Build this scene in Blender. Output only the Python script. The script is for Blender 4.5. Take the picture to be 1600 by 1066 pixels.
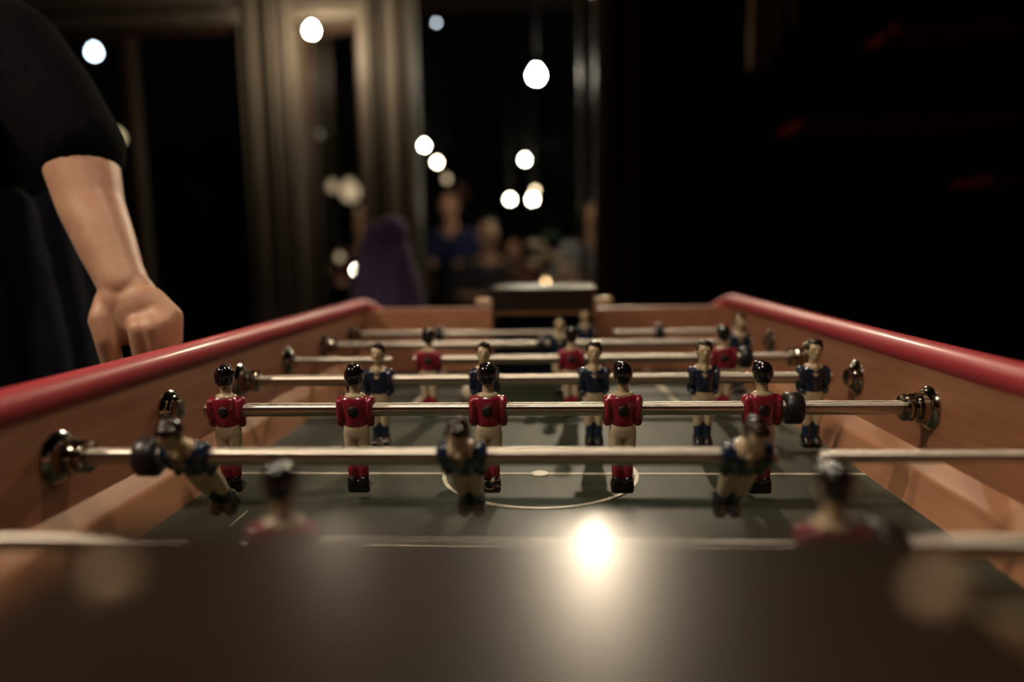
import bpy, bmesh, math, random
from mathutils import Vector, Matrix
PI = math.pi
sc = bpy.context.scene
for o in list(bpy.data.objects): bpy.data.objects.remove(o)
COL = sc.collection
Z0 = 0.86                      # height of the playing surface above the floor

# ------------------------------------------------------------------ camera
YAW, PITCH, ROLL, CX, CZ, FPX = 0.0571, 0.1259, -0.0165, 0.0134, 0.2276, 1100.0
_f = Vector((-math.sin(YAW)*math.cos(PITCH), math.cos(YAW)*math.cos(PITCH), -math.sin(PITCH)))
_r = Vector((math.cos(YAW), math.sin(YAW), 0)); _u = _r.cross(_f)
RV = math.cos(ROLL)*_r + math.sin(ROLL)*_u
UV = -math.sin(ROLL)*_r + math.cos(ROLL)*_u
cam_d = bpy.data.cameras.new('camera'); cam = bpy.data.objects.new('camera', cam_d); COL.objects.link(cam)
CAM = Vector((CX, 0, CZ+Z0))
cam.matrix_world = Matrix.Translation(CAM) @ Matrix((RV, UV, -_f)).transposed().to_4x4()
cam_d.sensor_width = 36; cam_d.lens = FPX*36/1600
cam_d.clip_start = 0.01; cam_d.clip_end = 60
cam_d.dof.use_dof = True; cam_d.dof.focus_distance = 0.655; cam_d.dof.aperture_fstop = 1.55
sc.camera = cam
def at(px, py, Y):
    "point of the place on the vertical plane y = Y seen at that pixel"
    d = _f + RV*((px-800)/FPX) - UV*((py-533)/FPX)
    return CAM + d*(Y/d.y)

# ------------------------------------------------------------------ world, exposure
w = bpy.data.worlds.new('night'); sc.world = w; w.use_nodes = True
w.node_tree.nodes['Background'].inputs[0].default_value = (0.010, 0.009, 0.010, 1)
w.node_tree.nodes['Background'].inputs[1].default_value = 0.10
sc.view_settings.view_transform = 'Standard'; sc.view_settings.look = 'None'
sc.view_settings.exposure = 0.0; sc.view_settings.gamma = 1.0
sc.view_settings.use_curve_mapping = False
sc.cycles.sample_clamp_indirect = 4.0
# lamps hanging over the room (each builds its own emissive bulb further down)
LAMPS = [  # position above floor, bulb radius, strength, colour, key
    ((-1.20, 0.42, Z0+1.15), 0.035, 950, (1.0, 0.82, 0.62), 'left'),
    ((-0.24, 0.02, Z0+1.18), 0.032, 300, (1.0, 0.84, 0.66), 'over'),
    ((0.02, 0.78, Z0+1.25), 0.032, 420, (1.0, 0.82, 0.62), 'centre'),  # pendant added to brighten the rods
]

# ------------------------------------------------------------------ materials
SPOT = ((.205, 3.20, 2.25), .042, 1500, (1.0, .82, .58))
def mat(name, base=(.5,.5,.5), rough=.5, metal=0., coat=0., noise=None, bump=None, spec=.5, aniso=0.,
        emit=None, trans=0., sheen=0., coat_rough=.05):
    m = bpy.data.materials.new(name); m.use_nodes = True
    nt = m.node_tree; b = nt.nodes['Principled BSDF']; L = nt.links
    b.inputs['Base Color'].default_value = (*base, 1)
    b.inputs['Roughness'].default_value = rough; b.inputs['Metallic'].default_value = metal
    b.inputs['Coat Weight'].default_value = coat; b.inputs['Coat Roughness'].default_value = coat_rough
    b.inputs['Specular IOR Level'].default_value = spec
    b.inputs['Transmission Weight'].default_value = trans
    b.inputs['Sheen Weight'].default_value = sheen
    tc = nt.nodes.new('ShaderNodeTexCoord')
    if noise:   # (scale, colour2, stretch xyz, contrast low, high)
        s, c2, st, lo, hi = noise
        mp = nt.nodes.new('ShaderNodeMapping'); mp.inputs['Scale'].default_value = st
        L.new(tc.outputs['Object'], mp.inputs[0])
        n = nt.nodes.new('ShaderNodeTexNoise'); n.inputs['Scale'].default_value = s; n.inputs['Detail'].default_value = 5
        L.new(mp.outputs[0], n.inputs['Vector'])
        r = nt.nodes.new('ShaderNodeMapRange'); r.inputs[1].default_value = lo; r.inputs[2].default_value = hi
        L.new(n.outputs[0], r.inputs[0])
        mx = nt.nodes.new('ShaderNodeMix'); mx.data_type = 'RGBA'
        mx.inputs[6].default_value = (*base, 1); mx.inputs[7].default_value = (*c2, 1)
        L.new(r.outputs[0], mx.inputs[0]); L.new(mx.outputs[2], b.inputs['Base Color'])
    if bump:    # (scale, strength, distance)
        n2 = nt.nodes.new('ShaderNodeTexNoise'); n2.inputs['Scale'].default_value = bump[0]; n2.inputs['Detail'].default_value = 4
        L.new(tc.outputs['Object'], n2.inputs['Vector'])
        bp = nt.nodes.new('ShaderNodeBump'); bp.inputs['Strength'].default_value = bump[1]; bp.inputs['Distance'].default_value = bump[2]
        L.new(n2.outputs[0], bp.inputs['Height']); L.new(bp.outputs[0], b.inputs['Normal'])
    if aniso:
        b.inputs['Anisotropic'].default_value = aniso; b.inputs['Anisotropic Rotation'].default_value = .25
        t = nt.nodes.new('ShaderNodeTangent'); t.direction_type = 'RADIAL'; t.axis = 'X'
        L.new(t.outputs[0], b.inputs['Tangent'])
    if emit:
        b.inputs['Emission Color'].default_value = (*emit[0], 1); b.inputs['Emission Strength'].default_value = emit[1]
    return m
M = {}
M['wood'] = mat('lacquered_wood', (.40,.175,.095), .42, coat=.25, noise=(7,(.31,.125,.066),(14,1.2,14),.35,.65), bump=(220,.12,.0006), coat_rough=.25)
M['wood_strip'] = mat('cushion_wood', (.48,.235,.130), .36, coat=.3, noise=(9,(.40,.185,.098),(10,1.0,10),.35,.65), coat_rough=.2)
M['rail'] = mat('red_rail_paint', (.46,.045,.060), .48, coat=.12, spec=.3, noise=(40,(.40,.038,.052),(1,.15,1),.35,.7), coat_rough=.14)
M['pitch'] = mat('grey_green_linoleum', (.036,.042,.026), .55, noise=(16,(.020,.026,.016),(2.2,.35,1),.35,.68), bump=(500,.10,.0004), spec=.22)
M['line'] = mat('worn_white_line', (.60,.56,.44), .5, noise=(60,(.42,.40,.31),(1,1,1),.4,.7))
M['steel'] = mat('brushed_steel', (.78,.72,.63), .40, metal=1., noise=(30,(.66,.60,.52),(.4,8,8),.35,.65), aniso=1.0)
M['chrome'] = mat('dark_chrome', (.42,.38,.33), .12, metal=1., noise=(60,(.30,.27,.23),(1,1,1),.4,.7))
M['black'] = mat('black_rubber', (.010,.010,.011), .38, noise=(80,(.016,.015,.015),(1,1,1),.4,.7))
M['gblack'] = mat('gloss_black_enamel', (.006,.005,.006), .10, coat=.6, noise=(200,(.012,.009,.009),(1,1,1),.4,.8), bump=(260,.2,.0004))
M['brownhair'] = mat('gloss_dark_brown_enamel', (.014,.006,.004), .22, coat=.1, spec=.3, noise=(200,(.024,.010,.006),(1,1,1),.4,.8), bump=(260,.12,.0004))
M['skin_e'] = mat('cream_enamel', (.56,.44,.27), .28, coat=.35, noise=(120,(.46,.34,.20),(1,1,1),.42,.7))
M['pants'] = mat('cream_trouser_enamel', (.60,.50,.34), .26, coat=.4, noise=(120,(.50,.40,.26),(1,1,1),.42,.7))
M['red_e'] = mat('red_enamel', (.26,.014,.032), .24, coat=.5, noise=(90,(.21,.011,.026),(1,1,1),.4,.7))
M['blue_e'] = mat('navy_enamel', (.007,.020,.050), .20, coat=.6, noise=(90,(.005,.012,.032),(1,1,1),.4,.7))
M['chip'] = mat('chipped_black_enamel', (.008,.007,.007), .15, coat=.4, noise=(150,(.42,.30,.20),(1,1,2.2),.55,.60))
M['box'] = mat('dark_lacquer', (.022,.012,.006), .31, coat=.08, noise=(14,(.012,.008,.006),(1,6,1),.35,.7), spec=.24, coat_rough=.15)
M['boxtrim'] = mat('lit_wood_edge', (.26,.12,.055), .4, noise=(20,(.16,.07,.03),(6,1,1),.4,.7))
M['navy'] = mat('navy_goal_lining', (.010,.018,.075), .6, noise=(20,(.006,.010,.045),(1,1,1),.4,.7))
M['brass'] = mat('pale_wood_knob', (.56,.38,.22), .3, coat=.4, noise=(60,(.5,.33,.18),(1,1,1),.4,.7))
M['skin'] = mat('skin', (.52,.285,.175), .50, noise=(38,(.46,.215,.130),(1,1,1),.38,.68), bump=(160,.25,.0008), sheen=.1)
M['knit'] = mat('black_knit', (.0015,.0015,.002), .95, spec=.05, noise=(60,(.004,.004,.0045),(6,6,1),.4,.7), bump=(220,.4,.001))
M['jacket'] = mat('navy_black_cloth', (.005,.006,.012), .9, spec=.1, noise=(12,(.011,.012,.022),(5,5,.4),.4,.7), bump=(30,.5,.004))
M['jeans'] = mat('dark_trousers', (.012,.013,.020), .85, noise=(60,(.02,.02,.03),(1,1,1),.4,.7))
M['hair'] = mat('dark_hair', (.012,.008,.006), .5, noise=(90,(.03,.018,.010),(1,1,.2),.4,.7))
M['trim'] = mat('grey_beige_paint', (.25,.215,.165), .5, noise=(5,(.20,.17,.13),(2,2,.3),.35,.7))
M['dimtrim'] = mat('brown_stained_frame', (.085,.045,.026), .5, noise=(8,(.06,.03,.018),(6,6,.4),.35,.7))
M['darkwall'] = mat('dark_wall_paint', (.018,.014,.009), .85, noise=(3,(.012,.009,.006),(1,1,1),.35,.7))
M['ceil'] = mat('dark_ceiling_paint', (.06,.05,.04), .9, noise=(3,(.045,.038,.03),(1,1,1),.35,.7))
M['floor'] = mat('dark_floorboards', (.035,.022,.014), .5, noise=(4,(.020,.012,.008),(8,1,1),.35,.7))
M['ground'] = mat('dark_patio_paving', (.02,.019,.017), .8, noise=(6,(.012,.012,.011),(1,1,1),.35,.7))
M['leaf'] = mat('dark_hedge_leaves', (.012,.018,.009), .8, noise=(7,(.004,.006,.003),(1,1,1),.35,.7))
M['purple'] = mat('purple_cloth', (.085,.050,.135), .9, noise=(9,(.045,.024,.075),(5,5,.6),.35,.7), bump=(20,.5,.01), sheen=.2)
M['chairwood'] = mat('dark_chair_wood', (.04,.022,.013), .5, noise=(20,(.025,.014,.008),(1,1,6),.35,.7))
M['blue_c'] = mat('blue_cloth', (.005,.010,.07), .9, noise=(20,(.003,.006,.04),(1,1,1),.35,.7))
M['grey_c'] = mat('grey_shirt_cloth', (.30,.30,.32), .9, noise=(20,(.22,.22,.24),(1,1,1),.35,.7))
M['dark_c'] = mat('charcoal_cloth', (.03,.026,.026), .9, noise=(20,(.02,.018,.018),(1,1,1),.35,.7))
M['maroon_c'] = mat('maroon_cloth', (.09,.018,.020), .9, noise=(20,(.06,.012,.014),(1,1,1),.35,.7))
M['redsteps'] = mat('red_stained_boards', (.60,.075,.060), .28, noise=(12,(.20,.02,.018),(1,6,1),.35,.7))
M['spindle'] = mat('pale_baluster_wood', (.75,.55,.36), .4, noise=(20,(.62,.44,.28),(1,1,.3),.35,.7))
M['cord'] = mat('lamp_cord', (.01,.01,.01), .6, noise=(90,(.02,.02,.02),(1,1,1),.4,.7))
M['socket'] = mat('lamp_socket', (.03,.025,.02), .35, metal=.8, noise=(90,(.05,.04,.03),(1,1,1),.4,.7))
M['petal'] = mat('cream_petals', (.80,.64,.44), .7, noise=(60,(.70,.54,.34),(1,1,1),.4,.7))
M['stem'] = mat('flower_greens', (.02,.07,.03), .6, noise=(60,(.01,.04,.02),(1,1,1),.4,.7))
M['ceram'] = mat('off_white_ceramic', (.55,.50,.42), .3, coat=.4, noise=(60,(.45,.40,.33),(1,1,1),.4,.7))
M['ball'] = mat('off_white_cork', (.62,.54,.42), .6, noise=(90,(.5,.42,.32),(1,1,1),.4,.7), bump=(300,.4,.0008))
M['shade'] = mat('warm_lampshade', (.5,.36,.22), .8, noise=(30,(.42,.30,.18),(1,1,1),.4,.7), emit=((1,.72,.45),.30))
def glass_mat():
    m = bpy.data.materials.new('window_glass'); m.use_nodes = True; nt = m.node_tree
    for n in list(nt.nodes): nt.nodes.remove(n)
    out = nt.nodes.new('ShaderNodeOutputMaterial'); mix = nt.nodes.new('ShaderNodeMixShader')
    t = nt.nodes.new('ShaderNodeBsdfTransparent'); g = nt.nodes.new('ShaderNodeBsdfGlossy'); g.inputs['Roughness'].default_value = .03
    t.inputs[0].default_value = (.86,.87,.84,1)
    fr = nt.nodes.new('ShaderNodeFresnel'); fr.inputs[0].default_value = 1.5
    n = nt.nodes.new('ShaderNodeTexNoise'); n.inputs['Scale'].default_value = 3
    mul = nt.nodes.new('ShaderNodeMath'); mul.operation = 'MULTIPLY_ADD'; mul.inputs[1].default_value = .04; mul.inputs[2].default_value = 0
    nt.links.new(n.outputs[0], mul.inputs[0])
    ad = nt.nodes.new('ShaderNodeMath'); ad.operation = 'ADD'
    nt.links.new(fr.outputs[0], ad.inputs[0]); nt.links.new(mul.outputs[0], ad.inputs[1])
    nt.links.new(ad.outputs[0], mix.inputs[0]); nt.links.new(t.outputs[0], mix.inputs[1]); nt.links.new(g.outputs[0], mix.inputs[2])
    nt.links.new(mix.outputs[0], out.inputs[0]); return m
M['glass'] = glass_mat()
_em = {}
def emat(col, s):
    k = (col, s)
    if k not in _em: _em[k] = mat('glowing_bulb', (.8,.75,.65), .4, emit=(col, s))
    return _em[k]

# ------------------------------------------------------------------ mesh helpers
def obj(name, bm, m, parent=None, smooth=True, loc=None):
    me = bpy.data.meshes.new(name)
    if isinstance(bm, bpy.types.Mesh): me = bm; me.name = name
    else:
        bmesh.ops.recalc_face_normals(bm, faces=bm.faces[:]); bm.to_mesh(me); bm.free()
    me.materials.clear(); me.materials.append(m)
    if smooth:
        me.polygons.foreach_set('use_smooth', [True]*len(me.polygons))
        if smooth == 'auto':
            me.set_sharp_from_angle(angle=math.radians(38))
    o = bpy.data.objects.new(name, me); COL.objects.link(o)
    if smooth == 'auto':
        wn = o.modifiers.new('n', 'WEIGHTED_NORMAL'); wn.keep_sharp = True; wn.weight = 100
    if parent: o.parent = parent
    if loc: o.location = loc
    return o
def empty(name, loc, rz=0, parent=None):
    o = bpy.data.objects.new(name, None); COL.objects.link(o); o.location = loc; o.rotation_euler = (0,0,rz)
    o.empty_display_size = .02
    if parent: o.parent = parent
    return o
def tag(o, label, cat, group=None, kind=None):
    if label: o['label'] = label
    if cat: o['category'] = cat
    if group: o['group'] = group
    if kind: o['kind'] = kind
    return o
def struct(o): o['kind'] = 'structure'; return o
def NB(): return bmesh.new()
def box(bm, x0, x1, y0, y1, z0, z1, bev=0., seg=2):
    r = bmesh.ops.create_cube(bm, size=1)
    vs = r['verts']
    for v in vs:
        v.co = Vector(((x0+x1)/2+v.co.x*(x1-x0), (y0+y1)/2+v.co.y*(y1-y0), (z0+z1)/2+v.co.z*(z1-z0)))
    if bev:
        es = list({e for v in vs for e in v.link_edges})
        bmesh.ops.bevel(bm, geom=es, offset=bev, segments=seg, profile=.5, affect='EDGES')
def lathe(bm, prof, axis='Z', o=(0,0,0), n=32, cap=True):
    "prof: list of (t along axis, radius)"
    o = Vector(o); rings = []
    for t, r in prof:
        ring = []
        for i in range(n):
            a = 2*PI*i/n; c, s = math.cos(a)*r, math.sin(a)*r
            p = {'Z': (c,s,t), 'X': (t,c,s), 'Y': (s,t,c)}[axis]
            ring.append(bm.verts.new(o+Vector(p)))
        rings.append(ring)
    for a, b in zip(rings, rings[1:]):
        for i in range(n): bm.faces.new((a[i], a[(i+1)%n], b[(i+1)%n], b[i]))
    if cap: bm.faces.new(rings[0][::-1]); bm.faces.new(rings[-1])
def tube(bm, pts, r, n=16, cap=True, rs=None):
    pts = [Vector(p) for p in pts]; rings = []; up = Vector((0,0,1))
    prev = None
    for i, p in enumerate(pts):
        d = (pts[min(i+1,len(pts)-1)]-pts[max(i-1,0)]).normalized()
        if prev is None:
            a = d.cross(up) if abs(d.dot(up)) < .95 else d.cross(Vector((1,0,0)))
            a.normalize()
        else: a = (prev - d*prev.dot(d)).normalized()
        prev = a; b = d.cross(a); rr = rs[i] if rs else r
        rings.append([bm.verts.new(p+a*math.cos(2*PI*k/n)*rr+b*math.sin(2*PI*k/n)*rr) for k in range(n)])
    for a, b in zip(rings, rings[1:]):
        for i in range(n): bm.faces.new((a[i], a[(i+1)%n], b[(i+1)%n], b[i]))
    if cap: bm.faces.new(rings[0][::-1]); bm.faces.new(rings[-1])
def ell(bm, c, r, seg=24, rot=None):
    res = bmesh.ops.create_uvsphere(bm, u_segments=seg, v_segments=max(8, seg//2), radius=1)
    mt = Matrix.Translation(Vector(c)) @ (rot.to_4x4() if rot else Matrix.Identity(4)) @ Matrix.Diagonal((*r, 1))
    for v in res['verts']: v.co = mt @ v.co
def cap2(bm, p0, r0, p1, r1, seg=16):
    "tapered capsule"
    p0, p1 = Vector(p0), Vector(p1); d = p1-p0; n = max(3, int(d.length/max(1e-6, min(r0, r1))*1.5)+1)
    ell(bm, p0, (r0,)*3, seg); ell(bm, p1, (r1,)*3, seg)
    if d.length > 1e-6: tube(bm, [p0+d*(i/n) for i in range(n+1)], 0, seg, True, [r0+(r1-r0)*i/n for i in range(n+1)])
def chain(bm, pts, rs, seg=16):
    for (a, ra), (b, rb) in zip(zip(pts, rs), list(zip(pts, rs))[1:]): cap2(bm, a, ra, b, rb, seg)
def fuse(bm, voxel, smooth=4, factor=.6):
    "one continuous skin around overlapping volumes"
    me = bpy.data.meshes.new('tmp'); bmesh.ops.recalc_face_normals(bm, faces=bm.faces[:]); bm.to_mesh(me); bm.free()
    o = bpy.data.objects.new('tmp', me); COL.objects.link(o)
    r = o.modifiers.new('r', 'REMESH'); r.mode = 'VOXEL'; r.voxel_size = voxel
    s = o.modifiers.new('s', 'SMOOTH'); s.iterations = smooth; s.factor = factor
    bpy.context.view_layer.update()
    dg = bpy.context.evaluated_depsgraph_get()
    res = bpy.data.meshes.new_from_object(o.evaluated_get(dg))
    bpy.data.objects.remove(o); bpy.data.meshes.remove(me)
    return res
def copy_tree(o, parent=None):
    c = o.copy(); COL.objects.link(c); c.parent = parent
    for ch in list(o.children): copy_tree(ch, c)
    return c

# ------------------------------------------------------------------ the room
XL, XR, YB, YF, ZC = -4.2, 3.6, -2.6, 3.6, 3.1
def sbox(name, m, x0, x1, y0, y1, z0, z1, bev=0):
    bm = NB(); box(bm, x0, x1, y0, y1, z0, z1, bev); return struct(obj(name, bm, m, smooth=False))
sbox('floor', M['floor'], XL-.1, XR+.1, YB-.1, YF+.1, -.1, 0)
sbox('ceiling', M['ceil'], XL-.1, XR+.1, YB-.1, YF+.15, ZC, ZC+.1)
sbox('wall_left', M['darkwall'], XL-.1, XL, YB, YF, 0, ZC)
sbox('wall_right', M['darkwall'], XR, XR+.1, YB, YF, 0, ZC)
sbox('wall_back', M['darkwall'], XL-.1, XR+.1, YB-.1, YB, 0, ZC)
# front wall: dark pier on the right, header above the glazing, sill course
bm = NB(); box(bm, .42, XR, YF, YF+.12, 0, ZC); box(bm, XL, .42, YF, YF+.12, 2.72, ZC)
box(bm, XL, -3.3, YF, YF+.12, 0, 2.72)
struct(obj('wall_front', bm, M['darkwall'], smooth=False))
HZ = at(520, 34, YF).z
def moulded(name, m, x0, x1, z0, z1, grooves, dep=.06):
    "pilaster with raised vertical mouldings"
    bm = NB(); box(bm, x0, x1, YF-.0, YF+.12, z0, z1)
    W = x1-x0
    for a, b, d in grooves: box(bm, x0+a*W, x0+b*W, YF-dep*d, YF+.01, z0, z1, .006)
    return struct(obj(name, bm, m, smooth='auto'))
xs = {k: at(k, 200, YF).x for k in (205, 385, 470, 570, 650, 905, 940, 990)}
moulded('trim_1', M['trim'], xs[385], xs[470], 0, 2.72, [(0,.16,.5),(.2,.26,.9),(.36,.5,.35),(.56,.63,1.),(.72,.80,.7),(.88,1,1.1)])
moulded('trim_2', M['trim'], xs[570], xs[650], 0, 2.72, [(0,.18,1.1),(.24,.32,.6),(.62,.70,.5),(.86,1,.9)])
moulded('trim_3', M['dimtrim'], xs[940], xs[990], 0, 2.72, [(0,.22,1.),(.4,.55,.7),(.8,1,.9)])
def header(name, x0, x1):
    bm = NB(); box(bm, x0, x1, YF-.01, YF+.12, HZ, 2.72); box(bm, x0, x1, YF-.06, YF+.01, HZ+.0, HZ+.06, .008)
    box(bm, x0, x1, YF-.08, YF+.01, HZ+.16, HZ+.22, .01); return struct(obj(name, bm, M['trim'], smooth='auto'))
header('trim_4', xs[470], xs[570]); header('trim_5', -3.3, xs[385])
def window(n, x0, x1, z0, z1, bars, m):
    bm = NB(); f = .035
    box(bm, x0, x0+f, YF+.0, YF+.07, z0, z1, .004); box(bm, x1-f, x1, YF+.0, YF+.07, z0, z1, .004)
    box(bm, x0+f, x1-f, YF+.0, YF+.07, z1-f, z1, .004); box(bm, x0+f, x1-f, YF+.0, YF+.07, z0, z0+.10, .004)
    for b, wd in bars: box(bm, b-wd/2, b+wd/2, YF-.01, YF+.07, z0+.1, z1-f, .004)
    wn = struct(obj('window_%d' % n, bm, m, smooth='auto'))
    bm = NB(); box(bm, x0+f, x1-f, YF+.030, YF+.036, z0+.10, z1-f)
    obj('window_pane', bm, M['glass'], wn, smooth=False); return wn
window(1, -3.3, xs[385], .0, HZ, [(xs[205], .05)], M['dimtrim'])
window(3, xs[650]-.045, xs[940], .0, 2.72, [(xs[905]+.02, .035)], M['dimtrim'])
# narrow glazed door
bm = NB(); x0, x1 = xs[470], xs[570]; f = .03
box(bm, x0, x0+f, YF+.02, YF+.07, .01, HZ); box(bm, x1-f, x1, YF+.02, YF+.07, .01, HZ)
box(bm, x0+f, x1-f, YF+.02, YF+.07, HZ-f, HZ); box(bm, x0+f, x1-f, YF+.02, YF+.07, .01, .25)
dr = struct(obj('door_1', bm, M['dimtrim'], smooth=False))
bm = NB(); box(bm, x0+f, x1-f, YF+.04, YF+.046, .25, HZ-f); obj('door_pane', bm, M['glass'], dr, smooth=False)
hinge = Vector((x1, YF+.045, 0))      # the narrow door stands slightly ajar
dr.matrix_world = Matrix.Translation(hinge) @ Matrix.Rotation(math.radians(-14), 4, 'Z') @ Matrix.Translation(-hinge)
# the dark terrace behind the glass
sbox('floor_terrace', M['ground'], -6, 5, YF+.12, 11, -.1, 0)
bm = NB(); random.seed(4)
for i in range(60):
    x = -6+i*.2; ell(bm, (x, 9.6+random.uniform(-.3,.3), random.uniform(.4,2.6)), (random.uniform(.3,.7), .4, random.uniform(.4,.9)), 10)
hd = obj('hedge', bm, M['leaf']); tag(hd, 'dark leafy hedge far behind the window glass', 'hedge')

# stairs at the right: red stained treads and pale balusters, nearly lost in the dark
st = empty('staircase', (2.2, 3.0, 0))
tag(st, 'dark open staircase with reddish treads on the right behind the table', 'staircase')
for i, (xa, ya, xb, yb) in enumerate(((1395, 42, 1640, 38), (1245, 200, 1640, 176), (1540, 283, 1680, 278))):
    a = at(xa, ya, 3.0); b = at(xb, yb, 3.0); bm = NB()
    tube(bm, [a-st.location, (a+b)/2-st.location+Vector((0,0,.01)), b-st.location], .016, 8)
    bx = NB(); bm.free(); box(bx, a.x-2.2, b.x-2.2, -.02, .26, (a.z+b.z)/2-.02, (a.z+b.z)/2+.02, .018, 4)
    tr = obj('tread', bx, M['redsteps'], st, smooth='auto')
bm = NB(); box(bm, 1.0, 1.06, -.02, .26, 0, 2.9, .01); obj('stringer', bm, M['darkwall'], st, smooth=False)
for px, py in ((1174, 112), (1195, 104), (1214, 80), (1239, 42)):
    p = at(px, py, 3.1); bm = NB()
    lathe(bm, [(0,.006),(.02,.013),(.12,.018),(.25,.013),(.45,.016),(.6,.010)], 'Z', (p.x-2.2, .1, p.z), 12)
    obj('baluster', bm, M['spindle'], st)

# ------------------------------------------------------------------ table
T = empty('foosball_table', (0, .7025, 0))
tag(T, 'wooden foosball table with red side rails and grey-green pitch', 'foosball table')
YC = .7025; HW = .345; HP = .3386; YN, YE = YC-.6375, YC+.6375     # inner faces of the end walls
def tp(name, bm, m, smooth='auto', parent=None, lab=None):
    for v in bm.verts: v.co += Vector((0, -YC, Z0))
    o = obj(name, bm, m, parent or T, smooth)
    if lab: o['label'] = lab
    return o
bm = NB(); box(bm, -.36, .36, YN-.03, YE+.03, -.02, 0); tp('pitch', bm, M['pitch'], False)
# lines painted on the pitch
def flat_line(bm, pts, wd, z=.0004, h=.0004):
    for a, b in zip(pts, pts[1:]):
        a = Vector((*a, 0)); b = Vector((*b, 0)); d = (b-a).normalized(); n = Vector((-d.y, d.x, 0))*wd/2
        lo = [bm.verts.new(p+Vector((0,0,z-.0006))) for p in (a-n, b-n, b+n, a+n)]
        hi = [bm.verts.new(p+Vector((0,0,z+h))) for p in (a-n, b-n, b+n, a+n)]
        bm.faces.new(hi); bm.faces.new(lo[::-1])
        for i in range(4): bm.faces.new((lo[i], lo[(i+1)%4], hi[(i+1)%4], hi[i]))
bm = NB(); flat_line(bm, [(-HP, YC), (HP, YC)], .0040)
tp('halfway_line', bm, M['line'], False)
bm = NB()
N = 72; R0, R1 = .0962, .1002
ri = []
for i in range(N):
    a = 2*PI*i/N; c, s = math.cos(a), math.sin(a)
    ri.append([bm.verts.new((c*r, YC+s*r, z)) for r, z in ((R0,0),(R0,.0010),(R1,.0010),(R1,0))])
for i in range(N):
    p, q = ri[i], ri[(i+1)%N]
    for k in range(3): bm.faces.new((p[k], q[k], q[k+1], p[k+1]))
tp('centre_circle', bm, M['line'], False)
bm = NB(); lathe(bm, [(0,.0085),(.0012,.0085)], 'Z', (0, YC, 0), 28); tp('centre_spot', bm, M['line'], False)
for s in (-1, 1):
    bm = NB(); yg = YC+s*.318
    flat_line(bm, [(-.193, YC+s*.637), (-.196, yg)], .0075); flat_line(bm, [(.190, YC+s*.637), (.199, yg)], .0075)
    flat_line(bm, [(-.199, yg), (.201, yg)], .0045)
    tp('penalty_line', bm, M['line'], False)
bm = NB(); flat_line(bm, [(-.2614, .560), (-.2612, .594)], .0012); tp('short_pale_line', bm, M['line'], False)  # short thin pale mark on the pitch
# sides
for s in (-1, 1):
    nm = 'side_panel'
    bm = NB(); box(bm, min(s*HW, s*(HW+.032)), max(s*HW, s*(HW+.032)), YN-.03, YE+.03, -.16, .126, .001)
    tp(nm, bm, M['wood'])
    # cushion strip: steep face, softened lip, inclined top running up to the wall
    prof = [(HP, 0), (.3425, .016), (.3465-.0015, .0285), (.3475-.001, .0315), (.3500-.0035, .0345)]
    prof = [(HP-.0004, -.001), (HP, .001), (.3462, .027), (.3472, .0295), (.3492, .0318), (.3600, .044), (.3600, -.001)]
    k = (HW-.3386+.0)/(0.3600-.3386)
    prof = [(HP-.012+(x-HP)*(.0184/.0214), z) for x, z in prof]   # foot sits 12 mm inside the wall line
    bm = NB(); loops = []
    for y in (YN, YE): loops.append([bm.verts.new((s*x, y, z)) for x, z in prof])
    n = len(prof)
    for i in range(n): bm.faces.new((loops[0][i], loops[0][(i+1)%n], loops[1][(i+1)%n], loops[1][i]))
    bm.faces.new(loops[0][::-1]); bm.faces.new(loops[1])
    tp('cushion_strip', bm, M['wood_strip'], 'auto')
    # red rail, its far and near ends curling in and down over the corners
    rx = HW+.0100; rz = .1284
    bm = NB(); pts = []
    def corner(y0, sg):
        return [(s*(rx-.032*(1-math.cos(a))), y0+sg*.034*math.sin(a), rz-.022*(1-math.cos(a))**1.3) for a in [i*PI/2/8 for i in range(9)]]
    far = corner(YE-.006, 1); near = corner(YN+.006, -1)
    pts = near[::-1]+[(s*rx, YN+.05+(YE-YN-.1)*i/12, rz) for i in range(13)]+far
    tube(bm, pts, .0135, 24)
    tp('side_rail', bm, M['rail'], True)
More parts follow.
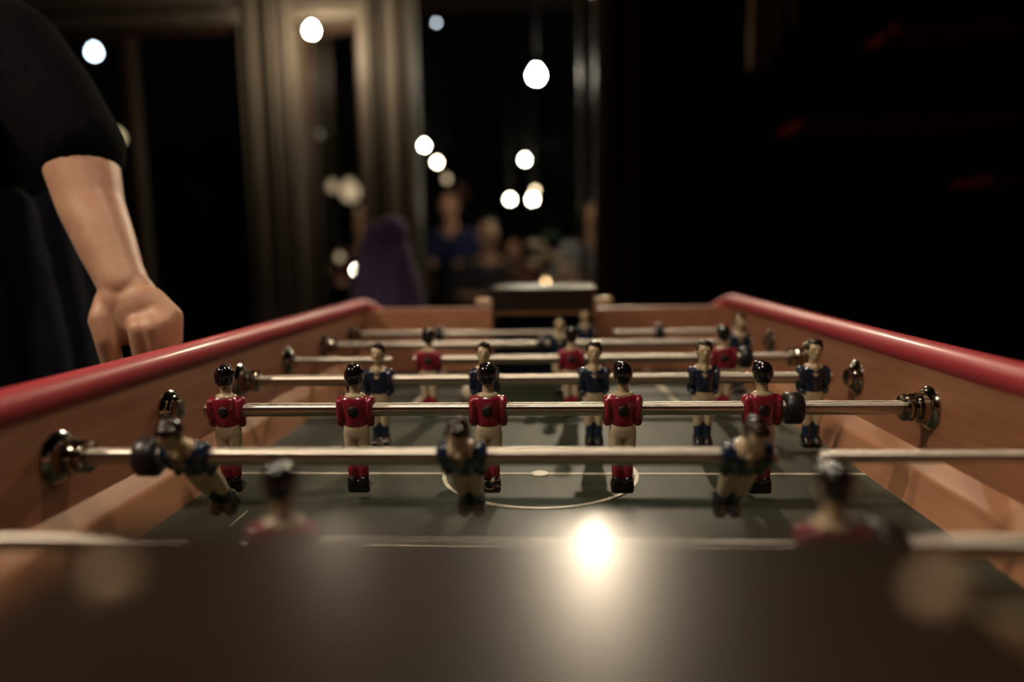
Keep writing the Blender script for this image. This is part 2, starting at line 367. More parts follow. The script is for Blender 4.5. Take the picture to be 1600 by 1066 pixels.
# end walls with a goal mouth
for s, yi in ((-1, YN), (1, YE)):
    ya, yb = sorted((yi, yi+s*.03)); GW = .092
    bm = NB(); box(bm, -HW-.03, -GW, ya, yb, -.16, .1215, .002); box(bm, GW, HW+.03, ya, yb, -.16, .1195, .002)
    box(bm, -GW, GW, ya, yb, -.16, -.02)
    tp('end_wall', bm, M['wood'])
    ye = YC+s*.5405          # face of the goal box towards the pitch
    y0, y1 = sorted((ye, yi+s*.06))
    bm = NB(); box(bm, -.0945, .0945, y0, y1, .1555, .1635, .0035, 4)
    hb = tp('goal_box', bm, M['box'], 'auto', lab='dark lacquered goal box')
    hb['label'] = 'dark lacquered goal box with a glossy top'
    for q in (-1, 1):
        bm = NB(); xa, xb = sorted((q*.0925, q*.0865)); box(bm, xa, xb, y0+.003, y1-.002, 0.0 if 1 else .1, .1555)
        c = tp('cheek', bm, M['box'], False); c.parent = hb
        bm = NB(); lathe(bm, [(0,.0055),(.006,.0055),(.008,.0075),(.018,.009),(.025,.0075),(.029,.003)], 'X', (0,0,0), 20)
        for v in bm.verts: v.co = Vector((q*(v.co.x+.0925), v.co.y+ye+s*.009, v.co.z+.139))
        kb = tp('side_knob', bm, M['brass']); kb.parent = hb; kb['label'] = 'pale rounded side knob'
    for qx, qy in ((-.0760, .032), (.0850, .034)):  # small domes placed for pale glints on the box top
        bm = NB(); lathe(bm, [(0,.0040),(.0012,.0038),(.0026,.0026),(.0032,.0008)], 'Z', (qx, ye+s*qy, .1634), 20)
        c = tp('glint_dome', bm, M['brass']); c.parent = hb; c['label'] = 'pale dome placed for a glint'
    bm = NB(); pa, pb = sorted((ye+s*.001, ye+s*.006)); box(bm, -.0865, .0865, pa, pb, .121, .1555)
    c = tp('front_panel', bm, M['box'], False); c.parent = hb
    bm = NB(); pa, pb = sorted((ye-s*.0006, ye+s*.003)); box(bm, -.0865, .0865, pa, pb, .1175, .121); box(bm, .0872, .0922, pa, pb, .03, .154)  # tan trim, its colour also carries the lit edges and glints
    c = tp('front_trim', bm, M['boxtrim'], False); c.parent = hb
    bm = NB(); pa, pb = sorted((yi+s*.052, yi+s*.058)); box(bm, -.0865, .0865, pa, pb, 0, .1555)
    c = tp('back_panel', bm, M['navy'], False); c.parent = hb
    bm = NB(); pa, pb = sorted((yi+s*.0, yi+s*.052)); box(bm, -.0865, .0865, pa, pb, .0005, .004)
    c = tp('goal_floor', bm, M['navy'], False); c.parent = hb
# underframe and legs
bm = NB(); box(bm, -.37, .37, YN-.028, YE+.028, -.17, -.155); tp('base_board', bm, M['wood'], False)
for sx in (-1, 1):
    for yy in (YN+.05, YE-.05):
        bm = NB(); lathe(bm, [(-.86,.026),(-.85,.028),(-.80,.022),(-.40,.032),(-.17,.040)], 'Z', (sx*.31, yy, 0), 24)
        tp('leg', bm, M['black'])
# bushings where the rods pass through the side panels
FL = [(0,.0195),(.0014,.0195),(.0034,.0175),(.0048,.0150),(.0052,.0138)]
def bushing(side, y, big, zr=.0855):
    p = list(FL)
    if big: p += [(.0100,.0138),(.0104,.0105),(.0130,.0105),(.0136,.0122),(.0150,.0128),(.0166,.0122),(.0174,.0098),(.0196,.0098),
                  (.0204,.0118),(.0218,.0125),(.0234,.0118),(.0242,.0078),(.0244,.0064)]
    else: p += [(.0070,.0125),(.0078,.0095),(.0110,.0090),(.0115,.0062)]
    bm = NB(); lathe(bm, p, 'X', (0,0,0), 32)
    for v in bm.verts: v.co = Vector((side*(HW-v.co.x), y+v.co.y, zr+v.co.z))
    return tp('rod_bushing', bm, M['chrome'])

# ------------------------------------------------------------------ the player figures (origin on the rod axis, facing -Y)
k = .001
def V3(x, y, z): return (x*k, y*k, z*k)
bm = NB()
ell(bm, V3(0,-1.2,30.5), V3(7.6,8.4,10.6), 24); ell(bm, V3(0,-3.6,24.5), V3(5.4,5.6,5.6), 20)      # skull, jaw
cap2(bm, V3(0,-9.2,31.5), .0011, V3(0,-10.4,27.8), .0016, 10)                                    # nose
for s in (-1, 1):
    ell(bm, V3(s*7.9,-.2,29.6), V3(1.2,2.0,2.9), 10); ell(bm, V3(s*3.1,-8.6,33.6), V3(2.2,1.0,.8), 10)   # ears, brows
ell(bm, V3(0,-8.6,24.0), V3(2.6,1.1,.8), 10)
cap2(bm, V3(0,0,10), .0056, V3(0,-.5,24), .0048, 16)
ell(bm, V3(0,.8,12.9), V3(10.2,7.0,3.6), 20)
cap2(bm, V3(0,-6.2,12), .0036, V3(0,-7.6,3.5), .0016, 12)
head_mesh = fuse(bm, .0007, 3)
bm = NB()                                                                                        # hair cap
ell(bm, V3(0,1.9,32.2), V3(8.7,8.6,10.9), 24)
for v in bm.verts:
    if v.co.y < -.0030: v.co.y = -.0030 + (v.co.y+.0030)*.25
ell(bm, V3(1.5,-3.8,39.4), V3(6.6,4.6,3.6), 16)
for s in (-1, 1): ell(bm, V3(s*7.3,-2.0,34.0), V3(1.8,3.4,4.0), 12)
hair_mesh = fuse(bm, .0008, 3)
bm = NB()                                                                                        # jersey, chest and arms
def loft(bm, rings, n=28, pw=2.5):
    L = []
    for z, rx, ry, cy in rings:
        ring = []
        for i in range(n):
            a = 2*PI*i/n; c, s = math.cos(a), math.sin(a)
            ring.append(bm.verts.new((math.copysign(abs(c)**(2/pw), c)*rx*k, cy*k+math.copysign(abs(s)**(2/pw), s)*ry*k, z*k)))
        L.append(ring)
    for a, b in zip(L, L[1:]):
        for i in range(n): bm.faces.new((a[i], a[(i+1)%n], b[(i+1)%n], b[i]))
    bm.faces.new(L[0][::-1]); bm.faces.new(L[-1])
loft(bm, [(-14.8,9.6,7.4,0),(-13.8,10.4,8.4,0),(-8,10.4,8.9,0),(-3,11.5,9.1,0),(2,13,9.4,0),(8,14,9.2,0),(11,13.5,8.4,.2),(13.4,10.5,6.4,.4)])
for s in (-1, 1):
    chain(bm, [V3(s*12.6,.6,7.8), V3(s*13.6,.4,-2)], [.0056,.0050], 16)
    for i in range(13): ell(bm, V3(s*13.6,0,7.5-i*1.1), V3(4.6-.05*i,8.0+.5*math.sin(i*.26),5.2), 20)
    chain(bm, [V3(s*14.1,1.6,-5), V3(s*13.9,.8,-12.0), V3(s*12.2,-4.6,-14.2)], [.0041,.0038,.0032], 14)
jersey_mesh = fuse(bm, .0007, 3)
bm = NB()                                                                                        # folded collar in a V
for s in (-1, 1):
    chain(bm, [V3(s*7.6,1.5,15.0), V3(s*6.6,-5.6,12.6), V3(s*.4,-9.2,3.4)], [.0011,.0015,.0013], 10)
chain(bm, [V3(-7.4,2.5,14.8), V3(0,6.0,14.4), V3(7.4,2.5,14.8)], [.0010,.0010,.0010], 10)
for z, wx in ((11.5,5.0),(9.2,3.6),(7.0,2.2)): ell(bm, V3(0,-7.3,z), V3(wx,1.6,1.8), 14)
collar_mesh = fuse(bm, .0007, 2)
bm = NB()                                                                                        # trousers
loft(bm, [(-27,11.2,6.6,0),(-23,12.2,7.6,.1),(-18,12.0,7.8,.2),(-13.2,11.0,7.4,0)])
for s in (-1, 1): chain(bm, [V3(s*6.0,.2,-22), V3(s*5.9,-.2,-38), V3(s*5.2,0,-51)], [.0066,.0060,.0050], 16)
pants_mesh = fuse(bm, .0008, 3)
bm = NB()
for s in (-1, 1): chain(bm, [V3(s*4.7,0,-48.5), V3(s*4.7,.6,-56), V3(s*4.6,0,-67)], [.0048,.0053,.0046], 16)
sock_mesh = fuse(bm, .0008, 2)
bm = NB(); box(bm, *[c*k for c in (-10.4,10.4,-6.5,5.6,-78.6,-66.5)], .0024, 3)
for s in (-1, 1): cap2(bm, V3(s*5.4,3.0,-66.5), .0050, V3(s*5.6,-6.2,-73.0), .0052, 14)
boot_mesh = fuse(bm, .0008, 2)
def figure(team):
    fig = obj('player_figure', head_mesh.copy() if team == 'blue' else head_mesh, M['skin_e'])
    obj('hair', hair_mesh.copy(), M['gblack'] if team == 'red' else M['brownhair'], fig)
    obj('jersey', jersey_mesh.copy(), M['red_e'] if team == 'red' else M['blue_e'], fig)
    obj('collar', collar_mesh.copy(), M['skin_e'], fig)
    obj('trousers', pants_mesh.copy(), M['pants'], fig)
    obj('socks', sock_mesh.copy(), M['red_e'] if team == 'red' else M['blue_e'], fig)
    obj('boots', boot_mesh.copy(), M['gblack'], fig)
    bm = NB(); lathe(bm, [(8.2*k,.0052),(9.6*k,.0050),(10.4*k,.0042),(10.6*k,.0015)], 'Y', (0,0,0), 20); obj('clamp_screw', bm, M['black'], fig)
    bm = NB(); ell(bm, V3(0,-9.3,7.2), V3(1.3,1.0,1.3), 12); obj('collar_dot', bm, M['black'], fig)  # small dark dot in the V of the collar
    return fig
protos = {'red': figure('red'), 'blue': figure('blue')}
chip_boot = boot_mesh.copy(); chip_boot.materials.clear()
used = {'red': False, 'blue': False}
ZR = .0855
def rod(team, kpos, xs, label, tilt=0., bump=(), slide=None, tilts=None, rots=None):
    y = YC+kpos*.15; hs = 1 if team == 'red' else -1     # handle side
    r = empty('player_rod', (0, y, Z0+ZR)); tag(r, label, 'foosball rod', 'player rods across the table')
    xt = (min(xs)-.020) if hs > 0 else (max(xs)+.020)
    bm = NB(); lathe(bm, [(min(xt, hs*.430), .0057), (min(xt, hs*.430)+.0005, .0062), (max(xt, hs*.430)-.0005, .0062), (max(xt, hs*.430), .0057)], 'X', (0,0,0), 32)
    obj('outer_tube', bm, M['steel'], r)
    bm = NB(); a, b = sorted((xt-hs*.03, -hs*.400)); lathe(bm, [(a,.0040),(a+.0004,.0043),(b-.0004,.0043),(b,.0040)], 'X', (0,0,0), 24)
    obj('inner_rod', bm, M['steel'], r)
    bm = NB(); pr = [(0,.010),(.004,.0135),(.02,.0145),(.06,.0165),(.10,.0150),(.112,.0125),(.115,.006)]
    pr = [(hs*(.412+t), q) for t, q in pr]
    if hs < 0: pr = pr[::-1]
    lathe(bm, pr, 'X', (0,0,0), 28); obj('handle', bm, M['black'], r)
    for bx in bump:
        bm = NB(); h = .0075; lathe(bm, [(bx-h,.0085),(bx-h,.0125),(bx-h+.0018,.0143),(bx+h-.0018,.0143),(bx+h,.0125),(bx+h,.0085)], 'X', (0,0,0), 32)
        obj('bumper', bm, M['black'], r)
    for i, x in enumerate(xs):
        if not used[team]: f = protos[team]; used[team] = True; f.parent = r
        else: f = copy_tree(protos[team], r)
        t = tilts[i] if tilts else tilt
        f.location = (x, 0, 0); f.rotation_mode = 'ZYX' if 0 else 'XYZ'
        rz = (PI if team == 'red' else 0) + (rots[i] if rots else 0)
        m = Matrix.Rotation(t, 4, 'X') @ Matrix.Rotation(rz, 4, 'Z')
        f.rotation_euler = m.to_euler()
    bushing(hs, y, True); bushing(-hs, y, False)
    return r
ROD = {}
ROD['rg'] = rod('red', -3.5, [0.0], 'nearest rod, carrying the lone red-shirted keeper beside the near goal box', bump=(.11,-.11))
ROD['r2'] = rod('red', -2.5, [-.1201, .1453], 'nearest fully visible rod, with two blurred red-shirted players seen from behind', bump=(.170,), tilt=math.radians(2))
ROD['b3'] = rod('blue', -1.5, [-.2478, -.0499, .1454], 'rod with three blue-shirted players tipped forward, the nearest blue team', bump=(-.2765,), tilt=math.radians(44))
ROD['r5'] = rod('red', -.5, [-.2895, -.1679, -.0452, .0766, .1998], 'rod with five sharply focused red-shirted players seen from behind', bump=(.2268,), tilt=math.radians(1))
ROD['b5'] = rod('blue', .5, [-.1831, -.0628, .0597, .1802, .2986], 'rod with five blue-shirted players facing the camera, just behind the red row', bump=(-.2105,), tilt=math.radians(0))
ROD['r3'] = rod('red', 1.5, [-.152, .0391, .2375], 'rod with three red-shirted players in the far half of the pitch', bump=(.266,))
ROD['b2'] = rod('blue', 2.5, [.0257, .2973], 'rod with two blue-shirted players in front of the far goal', bump=(-.003,))
ROD['bg'] = rod('blue', 3.5, [.0711], 'farthest rod, with one blue-shirted keeper by the far goal box', bump=(-.1847, .2), slide=None)
# worn boots, as on the middle red player and the first of the five blue ones
def wear(r, i):
    figs = sorted([c for c in r.children if c.name.startswith('player_figure')], key=lambda c: c.location.x)
    b = [c for c in figs[i].children if c.name.startswith('boots')][0]
    b.data = b.data.copy(); b.data.materials.clear(); b.data.materials.append(M['chip']); b['label'] = 'black boots with chipped paint'
wear(ROD['r5'], 2); wear(ROD['b5'], 0)
# the ball
p = at(733, 611, 1.06); bm = NB(); ell(bm, (0,0,.0150), (.0150,)*3, 24)
o = obj('ball', bm, M['ball'], loc=(p.x+.004, 1.06, Z0)); tag(o, 'small off-white ball lying on the pitch in the far half', 'ball')

# ------------------------------------------------------------------ the person at the left
def P(px, py, Y): return at(px, py, Y)
per = empty('person', (-.80, .98, 0))
tag(per, 'person in a black jumper, bare forearm reaching to a handle left of the table', 'person')
PO = per.location
def pl(bm):
    for v in bm.verts: v.co -= PO
    return bm
YH = ROD['b5'].location.y; ZH = Z0+ZR       # the handle's axis
bm = NB()
el = P(118, 222, .84); fa = P(142, 320, .815); fb = P(168, 385, .795); wr = P(195, 448, .775)
chain(bm, [el, P(128, 262, .83), fa, fb, P(184, 425, .782), wr], [.040,.041,.036,.0315,.0275,.0265], 24)
pc = P(213, 492, .765)
rotp = Matrix.Rotation(math.radians(-14), 3, 'Y')
ell(bm, P(205, 468, .772), (.031,.021,.032), 24, rotp); ell(bm, pc, (.040,.021,.036), 24, rotp)
ell(bm, P(183, 478, .762), (.020,.018,.026), 20, rotp)
kn = [(219, 517, .741), (240, 514, .743), (257, 506, .750), (270, 494, .761)]; rr = [.0118,.0120,.0114,.0102]
for i, (a, b, Yk) in enumerate(kn):
    K = P(a, b, Yk); x = K.x
    x2 = -.430-.021*(3-i) if 0 else x
    dep = YH-.026
    pts = [P(a*.5+208*.5, b-28, .766), K, Vector((x2+.001, YH-.030, ZH+.012)), Vector((x2+.002, YH-.014, ZH-.024)), Vector((x2+.003, YH+.017, ZH-.022)), Vector((x2+.003, YH+.025, ZH+.002))]
    chain(bm, pts, [.0125, rr[i]*1.08, rr[i], rr[i]*.92, rr[i]*.88, rr[i]*.80], 14)
th = [P(172, 468, .765), P(161, 500, .750), P(167, 532, .744), Vector((P(172,560,.745).x, YH-.026, ZH+.014)), Vector((P(186,575,.75).x, YH-.022, ZH-.010))]
chain(bm, th, [.0155,.0150,.0125,.0110,.0095], 16)
# rest of the body: head and neck, other arm, legs (beyond the frame)
hd_c = Vector((-.82, 1.02, 1.63))
ell(bm, hd_c, (.095,.075,.115), 24); ell(bm, hd_c+Vector((.035,0,-.055)), (.060,.055,.055), 20)
cap2(bm, hd_c+Vector((.090,0,.0)), .010, hd_c+Vector((.108,0,-.030)), .014, 12)
ell(bm, hd_c+Vector((.086,0,-.070)), (.014,.026,.009), 12)
for s in (-1, 1): ell(bm, hd_c+Vector((-.005, s*.077, -.012)), (.018,.008,.030), 12); ell(bm, hd_c+Vector((.086, s*.030, .022)), (.012,.020,.009), 12)
cap2(bm, Vector((-.85,1.02,1.40)), .062, hd_c+Vector((-.015,0,-.08)), .055, 20)
oth = [Vector((-.94,1.20,1.36)), Vector((-1.04,1.26,1.10)), Vector((-1.02,1.24,.86))]
chain(bm, [oth[1], oth[2], oth[2]+Vector((.01,0,-.06))], [.040,.027,.030], 18)
for i in range(4):
    b0 = oth[2]+Vector((-.022+.017*i, 0, -.08)); b1 = b0+Vector((.004,-.006,-.038-.004*(i in (1,2)))); cap2(bm, b0, .0095, b1, .009, 10); cap2(bm, b1, .009, b1+Vector((.004,-.016,-.026)), .008, 10)
cap2(bm, oth[2]+Vector((.022,-.01,-.04)), .012, oth[2]+Vector((.044,-.02,-.085)), .010, 10)
cap2(bm, Vector((-.84,1.02,1.38)), .05, Vector((-.85,1.0,1.0)), .10, 20)     # inside the jumper
chain(bm, [el, P(20, 90, .88), Vector((-.80,.86,1.36)), Vector((-.80,1.02,1.38))], [.040,.040,.040,.04], 18)
chain(bm, [oth[1], oth[0], Vector((-.80,1.02,1.36))], [.040,.035,.035], 18)
for s in (-1, 1):
    chain(bm, [Vector((-.82,1.0,1.0)), Vector((-.83,1.0+s*.09,.92)), Vector((-.80,1.0+s*.11,.48)), Vector((-.86,1.0+s*.12,.09))], [.11,.075,.055,.040], 16)
    cap2(bm, Vector((-.87,1.0+s*.12,.045)), .040, Vector((-.70,1.0+s*.14,.035)), .032, 14)
body = obj('body', fuse(pl(bm), .0028, 2, .5), M['skin'], per)
body['label'] = 'bare forearm and hand'
bm = NB()
chain(bm, [P(124, 232, .836), P(106, 205, .845), P(70, 150, .86), P(12, 84, .875), Vector((-.80,.87,1.37)), Vector((-.80,1.02,1.38))],
      [.0475,.054,.058,.066,.078,.095], 24)
for i, t in enumerate((0,.22,.45,.7)):
    c = P(124, 232, .836).lerp(P(70,150,.86), t); ell(bm, c, (.051+.006*t,)*3, 20)
chain(bm, [Vector((-.78,1.02,1.36)), Vector((-.92,1.19,1.34)), Vector((-1.04,1.26,1.12)), Vector((-1.035,1.255,1.02))], [.09,.075,.058,.050], 20)
ell(bm, (-.84,1.02,1.22), (.130,.175,.22), 28); ell(bm, (-.86,1.01,1.05), (.118,.160,.20), 28); ell(bm, (-.82,1.02,1.43), (.080,.085,.07), 20); cap2(bm, (-.845,1.02,1.44), .072, (-.84,1.02,1.505), .068, 20)
me = fuse(pl(bm), .007, 4, .5)
# cut the cuff open so the forearm leaves it cleanly
obj('jumper', me, M['knit'], per)
bm = NB()
for i in range(9):
    a = -1.3+i*.33; x = -.84+.135*math.cos(a); y = 1.0+.17*math.sin(a)
    chain(bm, [(x-.02, y, 1.16), (x+.004*(i%2), y, .98), (x+.016*(i%2), y, .80)], [.030,.032,.034], 12)
ell(bm, (-.85,1.0,.98), (.135,.180,.22), 24); ell(bm, (-.85,1.0,.86), (.135,.185,.10), 24)
obj('jacket_skirt', fuse(pl(bm), .008, 2, .5), M['jacket'], per)
bm = NB()
for s in (-1, 1): chain(bm, [Vector((-.82,1.0+s*.05,.93)), Vector((-.83,1.0+s*.09,.86)), Vector((-.80,1.0+s*.11,.48)), Vector((-.86,1.0+s*.12,.10))], [.125,.098,.076,.062], 18)
obj('trousers', fuse(pl(bm), .009, 3, .5), M['jeans'], per)
bm = NB()
for s in (-1, 1): cap2(bm, Vector((-.89,1.0+s*.12,.050)), .050, Vector((-.68,1.0+s*.14,.042)), .042, 16)
obj('shoes', fuse(pl(bm), .008, 2, .5), M['black'], per)
bm = NB(); ell(bm, hd_c+Vector((-.022,0,.030)), (.098,.085,.104), 24); obj('hair', fuse(pl(bm), .008, 2), M['hair'], per)

# ------------------------------------------------------------------ lamps
def bulb(name, p, r, s, col, label, cat='lamp', top=None, group=None, cord=True):
    e = empty(name, p); tag(e, label, cat, group)
    bm = NB(); lathe(bm, [(-r,.0001),(-r*.92,r*.38),(-r*.6,r*.8),(0,r),(r*.5,r*.86),(r*.95,r*.5),(r*1.3,r*.34)], 'Z', (0,0,0), 20); obj('glass_bulb', bm, emat(col, s), e)
    bm = NB(); lathe(bm, [(r*1.25,r*.36),(r*2.2,r*.40),(r*2.4,r*.15)], 'Z', (0,0,0), 14); obj('socket', bm, M['socket'], e)
    if cord:
        bm = NB(); tube(bm, [(0,0,r*2.3), (0,0,(top or ZC)-p[2])], .004, 8); obj('cord', bm, M['cord'], e)
    return e
def shade(e, r=.15, h=.17, up=.085):  # added unseen shade, keeps the lamp's light off the walls
    bm = NB(); n = 40; L = []
    for t, q in [(0,1),(.25,.93),(.6,.70),(.9,.36),(1,.16)]:
        L.append([bm.verts.new((math.cos(2*PI*i/n)*r*q, math.sin(2*PI*i/n)*r*q, t*h-up)) for i in range(n)])
    for a, b in zip(L, L[1:]):
        for i in range(n): bm.faces.new((a[i], a[(i+1)%n], b[(i+1)%n], b[i]))
    bm.faces.new(L[-1]); o = obj('added_shade', bm, M['socket'], e); md = o.modifiers.new('t', 'SOLIDIFY'); md.thickness = .003
LN = {'centre': 'pendant added above the centre circle to brighten the rods, with an added dark shade', 'left': 'pendant with added dark shade left of the table, on the near side of the person', 'over': 'pendant with added dark shade hanging over the near end of the table'}
for p, r, s, c, key in LAMPS: shade(bulb('pendant_lamp', p, r, s, c, LN[key], group='lamps hanging inside the room'))
# a spot lamp under the ceiling near the glazing, turned towards the table
sp = Vector(SPOT[0]); e = empty('spot_lamp', sp); tag(e, 'spot lamp near the glazing, black can added to aim it at the table', 'lamp')
q = (Vector((.0,.75,Z0+.1))-sp).to_track_quat('Z', 'Y').to_matrix()
def turned(bm):
    for v in bm.verts: v.co = q @ v.co
    return bm
bm = NB(); n = 32; L = []
for t, rr_ in [(.10,.062),(-.04,.062),(-.06,.05),(-.10,.02)]: L.append([bm.verts.new((math.cos(2*PI*i/n)*rr_, math.sin(2*PI*i/n)*rr_, t)) for i in range(n)])
for a, b in zip(L, L[1:]):
    for i in range(n): bm.faces.new((a[i], a[(i+1)%n], b[(i+1)%n], b[i]))
bm.faces.new(L[-1]); o = obj('added_housing', turned(bm), M['socket'], e); o.modifiers.new('t', 'SOLIDIFY').thickness = .003  # can added to confine the beam and keep its reflection off the glass
bm = NB(); lathe(bm, [(-.02,.03),(0,SPOT[1]),(.004,SPOT[1])], 'Z', (0,0,0), 28); obj('lamp_lens', turned(bm), emat(SPOT[3], SPOT[2]), e)
bm = NB(); tube(bm, [(0,0,.05), (0,0,ZC-sp.z)], .008, 10); obj('stem', bm, M['socket'], e)
# the bulb by the door trim
bulb('pendant_lamp', at(487, 48, 3.30), .024, 340, (1,.80,.58), 'bare bright warm bulb hanging in front of the narrow door frame', group='lamps hanging inside the room')
# lamps seen through the glass
OUT = [
 (838, 118, 4.3, .052, 110, (1,.90,.76), 'largest bright bulb behind the wide window, high above the table'),
 (663, 228, 5.2, .030, 30, (1,.86,.66), 'bulb behind the wide window, upper left one of the close pair at the trim'),
 (683, 254, 5.8, .030, 22, (1,.84,.62), 'bulb behind the wide window, lower right one of the close pair at the trim'),
 (820, 250, 5.6, .032, 30, (1,.88,.70), 'single bulb in the middle of the wide window below the largest one'),
 (797, 312, 5.8, .032, 26, (1,.86,.66), 'left bulb of the low pair in the wide window'),
 (832, 312, 5.8, .036, 26, (1,.86,.66), 'right bulb of the low pair in the wide window'),
 (836, 298, 6.2, .026, 5, (1,.76,.50), 'dimmer bulb just above the right one of the low pair'),
 (557, 423, 5.8, .030, 28, (1,.90,.72), 'bright low bulb seen through the narrow door'),
 (547, 300, 6.2, .085, .42, (1,.72,.46), 'broad dim amber lamp seen through the narrow door'),
 (520, 292, 6.7, .05, .35, (1,.70,.44), 'faint amber lamp left of the broad one in the narrow door'),
 (494, 292, 6.2, .045, .30, (1,.70,.44), 'faint amber lamp at the left edge of the narrow door'),
 (562, 334, 6.7, .04, .32, (1,.58,.34), 'faint orange lamp under the broad amber one'),
 (530, 402, 6.0, .030, .30, (1,.68,.42), 'faint amber bulb above the low bright one in the door'),
 (505, 422, 6.0, .022, .40, (1,.75,.5), 'faint small bulb low in the door, left of the bright one'),
 (500, 210, 6.2, .018, .35, (.9,.8,.7), 'faint small bulb in the upper part of the narrow door'),
 (698, 280, 6.2, .026, .9, (1,.74,.48), 'dim bulb below the close pair at the trim'),
 (682, 36, 5.2, .014, 5, (.75,.85,1), 'tiny bluish bulb at the top of the wide window'),
 (147, 82, 4.6, .045, 10, (.62,.80,1), 'broad bluish-white lamp behind the left window'),
 (183, 216, 4.8, .050, .9, (1,.80,.45), 'dull yellowish lamp behind the left window, beside the sleeve'),
 (92, 52, 4.6, .022, .7, (1,.72,.45), 'faint warm bulb at the top left behind the shoulder'),
 (341, 50, 5.4, .028, .20, (1,.60,.35), 'very faint warm bulb near the top of the left window'),
]
for px, py, Y, r, s, c, lab in OUT:
    Y = min((4.3, 5.2, 5.8, 6.2, 6.7), key=lambda v: abs(v-Y))      # every cord hangs from a beam
    bulb('terrace_lamp', at(px, py, Y), r*(.72 if s > 4 else 1), s*(3 if s > 4 else 1.6), c, lab, group='lamps on the terrace behind the glass', top=3.3)
# a long dark beam carries the terrace lamps
for yb in (4.3, 5.2, 5.8, 6.2, 6.7):
    bm = NB(); box(bm, -4.5, 3.0, -.04, .04, 0, .09); o = obj('pergola_beam', bm, M['dimtrim'], smooth=False, loc=(0, yb, 3.28))
    tag(o, 'dark pergola beam high above the terrace, carrying the lamp cords', 'beam', 'pergola beams')

# ------------------------------------------------------------------ purple coat over a chair, between table and glazing
def chair(loc, rz, label, back=.95, m='chairwood', cat='chair', grp=None, bw=.18):
    e = empty('cafe_chair', loc, rz); tag(e, label, cat, grp)
    bm = NB(); box(bm, -.20,.20,-.20,.20,.43,.46,.01); obj('seat', bm, M[m], e, 'auto')
    for sx in (-1,1):
        for sy in (-1,1):
            bm = NB(); tube(bm, [(sx*.18,sy*.18,.435),(sx*.20,sy*.21,0)], .017, 10); obj('leg', bm, M[m], e)
    for sx in (-1,1):
        bm = NB(); tube(bm, [(sx*bw,.18,.44),(sx*bw,.235,back)], .016, 10); obj('back_post', bm, M[m], e)
    bm = NB(); box(bm, -bw-.01,bw+.01,.215,.240,back-.12,back+.01,.01); obj('backrest', bm, M[m], e, 'auto')
    return e
cp = at(631, 430, 2.45)
chair((cp.x, 2.45, 0), PI, 'dark wooden chair under the purple coat beyond the far end of the table', 1.08, bw=.055)
bm = NB(); random.seed(2)
L = []
nz, na = 16, 40
for j in range(nz+1):
    t = j/nz; ring = []
    for i in range(na):
        a = 2*PI*i/na; w = .040+.060*min(1, t*1.6)+.03*t; d = .035+.05*t
        fold = 1+.10*math.sin(a*7+t*2)*t+.05*math.sin(a*11)
        ring.append(bm.verts.new((math.cos(a)*w*fold, -.232+math.sin(a)*d*fold, 1.185-t*.68-.02*math.sin(a*3)*t)))
    L.append(ring)
for a, b in zip(L, L[1:]):
    for i in range(na): bm.faces.new((a[i], a[(i+1)%na], b[(i+1)%na], b[i]))
bm.faces.new(L[0][::-1]); bm.faces.new(L[-1])
for s, dz in ((-1,0),(1,-.03)):     # sleeves and hood
    chain(bm, [(s*.04,-.25,1.15+dz), (s*.075,-.27,.98), (s*.10,-.25,.72)], [.032,.036,.034], 14)
ell(bm, (.02,-.26,1.16), (.055,.045,.045), 16)
o = obj('coat', fuse(bm, .012, 2), M['purple'], loc=(cp.x, 2.45, 0)); tag(o, 'purple hooded coat draped over a chair back beyond the left far corner of the table', 'coat')

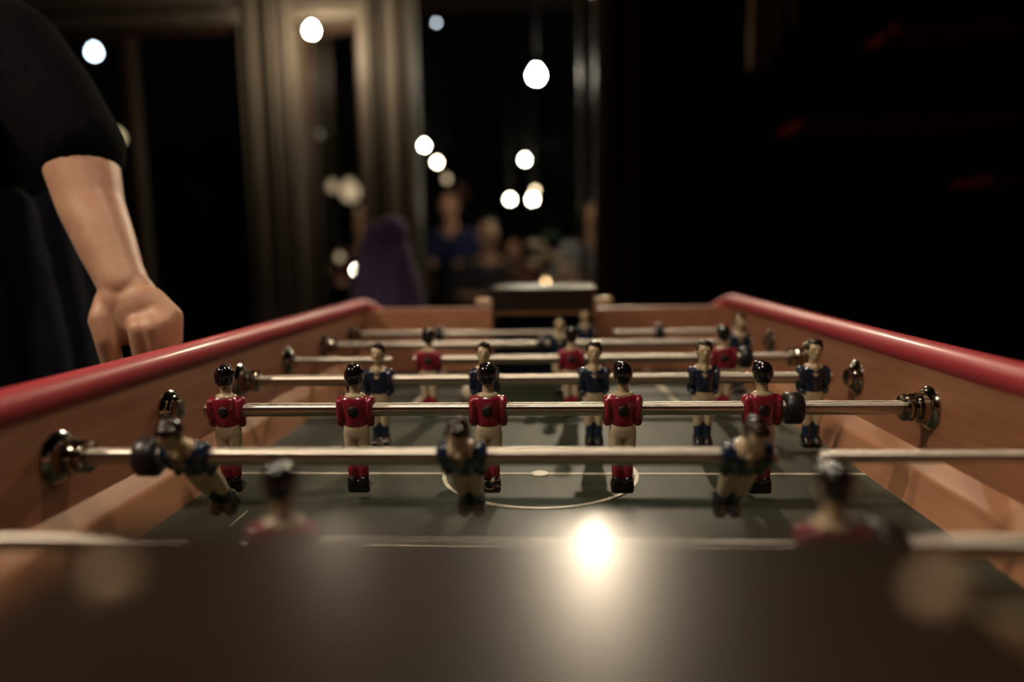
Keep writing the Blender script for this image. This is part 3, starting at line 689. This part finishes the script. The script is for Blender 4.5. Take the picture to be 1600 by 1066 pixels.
# ------------------------------------------------------------------ guests on the terrace and their table
def guest(px, py, Y, m, label, lean=(0,0), arm=0):
    h = at(px, py, Y); base = Vector((h.x, Y, 0)); e = empty('person', base); tag(e, label, 'person')
    hz = h.z; sh = hz-.225; hip = .50 if hz < 1.42 else .95; lx, ly = lean
    bm = NB(); ell(bm, (0,0,hz), (.078,.095,.115), 20); ell(bm, (0,-.035,hz-.05), (.055,.055,.055), 14)
    cap2(bm, (0,-.085,hz+.0), .010, (0,-.105,hz-.025), .013, 8)
    for s in (-1,1): ell(bm, (s*.078,.0,hz-.01), (.010,.018,.028), 8)
    cap2(bm, (0,.01,hz-.10), .052, (lx*.2,.02,sh), .058, 12)
    chain(bm, [(lx*.2,.02,sh-.06), (lx,ly+.02,hip)], [.10,.11], 16)
    hx = arm*.16
    for s in (-1,1):
        S = Vector((s*.17+lx*.25,.02,sh-.02)); E = Vector((s*.24+lx*.6,-.04,sh-.27)); H = Vector((s*.12+hx,-.27,sh-.27))
        chain(bm, [(lx*.25,.02,sh-.04), S, E, H], [.06,.052,.040,.028], 12)
        for q in range(4): cap2(bm, H+Vector((-.027+q*.018,0,0)), .010, H+Vector((-.030+q*.020,-.065,-.012)), .008, 8)
        cap2(bm, H+Vector((-s*.028,0,0)), .011, H+Vector((-s*.052,-.036,0)), .009, 8)
        if hip < .6: chain(bm, [(s*.09+lx,ly,hip), (s*.13+lx,ly-.42,.50), (s*.13+lx,ly-.44,.09)], [.085,.062,.045], 12); cap2(bm, (s*.13+lx,ly-.44,.045), .042, (s*.14+lx,ly-.60,.035), .032, 8)
        else: chain(bm, [(s*.09+lx,ly,hip), (s*.11+lx,ly,.48), (s*.11+lx,ly,.09)], [.085,.062,.045], 12); cap2(bm, (s*.11+lx,ly,.045), .042, (s*.11+lx,ly-.16,.035), .032, 8)
    obj('body', fuse(bm, .012, 2), M['skin'], e)
    bm = NB(); ell(bm, (lx*.4,.02,sh-.16), (.175,.125,.20), 18); ell(bm, (lx*.8,ly*.6+.02,(sh+hip)/2-.03), (.16,.125,(sh-hip)/2+.02), 18)
    for s in (-1,1): chain(bm, [(lx*.25+s*.09,.02,sh-.06), (s*.17+lx*.25,.02,sh-.03), (s*.24+lx*.6,-.04,sh-.26)], [.075,.068,.056], 12)
    obj('shirt', fuse(bm, .014, 2), M[m], e)
    bm = NB()
    for s in (-1,1):
        if hip < .6: chain(bm, [(s*.07+lx,ly,hip), (s*.13+lx,ly-.42,.50), (s*.13+lx,ly-.44,.10)], [.115,.082,.065], 12)
        else: chain(bm, [(s*.07+lx,ly,hip), (s*.11+lx,ly,.48), (s*.11+lx,ly,.10)], [.115,.082,.065], 12)
    obj('trousers', fuse(bm, .014, 2), M['jeans'], e)
    bm = NB(); ell(bm, (0,.022,hz+.030), (.086,.092,.102), 18); obj('hair', bm, M['hair'], e)
    if hip < .6: chair((base.x+lx, Y+.03+ly, 0), 0, 'dark chair under the '+label.split(' behind')[0].split(' seen')[0].replace('person', 'guest'), .86)
    return e
guest(928, 338, 5.80, 'grey_c', 'person in a pale grey shirt behind the glass, right of the flower vase', lean=(-.12,.05))
guest(762, 366, 5.75, 'dark_c', 'person in charcoal behind the glass, seated left of the flowers', arm=.5)
guest(702, 322, 6.25, 'blue_c', 'person in a blue top behind the glass, farthest left at the terrace', lean=(.14,0))
guest(803, 392, 6.75, 'maroon_c', 'person in maroon behind the glass, just left of the flowers')
guest(566, 352, 6.3, 'maroon_c', 'person in dark maroon seen low through the narrow glass door')
vp = at(856, 452, 4.60); TH = vp.z-.745
tb = empty('terrace_table', (-.02, 4.75, 0)); tag(tb, 'dark round cafe table under the flower vase behind the glass', 'table')
bm = NB(); lathe(bm, [(TH+.715,.40),(TH+.722,.42),(TH+.74,.42),(TH+.745,.41)], 'Z', (0,0,0), 40); obj('tabletop', bm, M['chairwood'], tb, 'auto')
bm = NB(); lathe(bm, [(0,.22),(.02,.20),(.04,.03),(TH+.70,.028),(TH+.715,.10)], 'Z', (0,0,0), 20); obj('pedestal', bm, M['black'], tb, 'auto')
# vase with cream flowers
v0 = empty('flower_vase', (vp.x, 4.60, vp.z)); tag(v0, 'off-white vase with cream flowers on the terrace table behind the far goal box', 'vase')
bm = NB(); lathe(bm, [(0,.045),(.01,.055),(.04,.060),(.07,.040),(.09,.030),(.11,.050)], 'Z', (0,0,0), 24); obj('vase', bm, M['ceram'], v0)
fl = [(836,412),(870,404),(862,372),(838,385),(884,420),(850,398)]
for i, (a, b) in enumerate(fl):
    q = at(a, b, 4.58)-v0.location; bm = NB(); chain(bm, [(0,0,.08), (q.x*.5,q.y*.5,.08+(q.z-.08)*.6), tuple(q)], [.004,.003,.003], 6); s = obj('stem', bm, M['stem'], v0)
    bm = NB(); random.seed(i)
    for jx in range(9):
        a2 = 2*PI*jx/9; ell(bm, q+Vector((math.cos(a2)*.036, math.sin(a2)*.036, .010*(jx%3))), (.030,.030,.014), 8, Matrix.Rotation(a2,3,'Z'))
    ell(bm, q, (.028,.028,.028), 8)
    obj('flower', bm, M['petal'] if i != 2 else M['stem'], v0)

# a candle added at the foot of the vase to light the flowers
c = at(853, 441, 4.42); e = empty('candle', (c.x, 4.42, TH+.745)); tag(e, 'candle in a cup added to light the flowers in the vase', 'candle')
bm = NB(); lathe(bm, [(0,.022),(.03,.026),(.032,.022)], 'Z', (0,0,0), 20); obj('cup', bm, M['ceram'], e)
bm = NB(); lathe(bm, [(.030,.003),(.042,.010),(.055,.008),(.072,.001)], 'Z', (0,0,0), 14); obj('flame', bm, emat((1,.62,.32), 16), e)
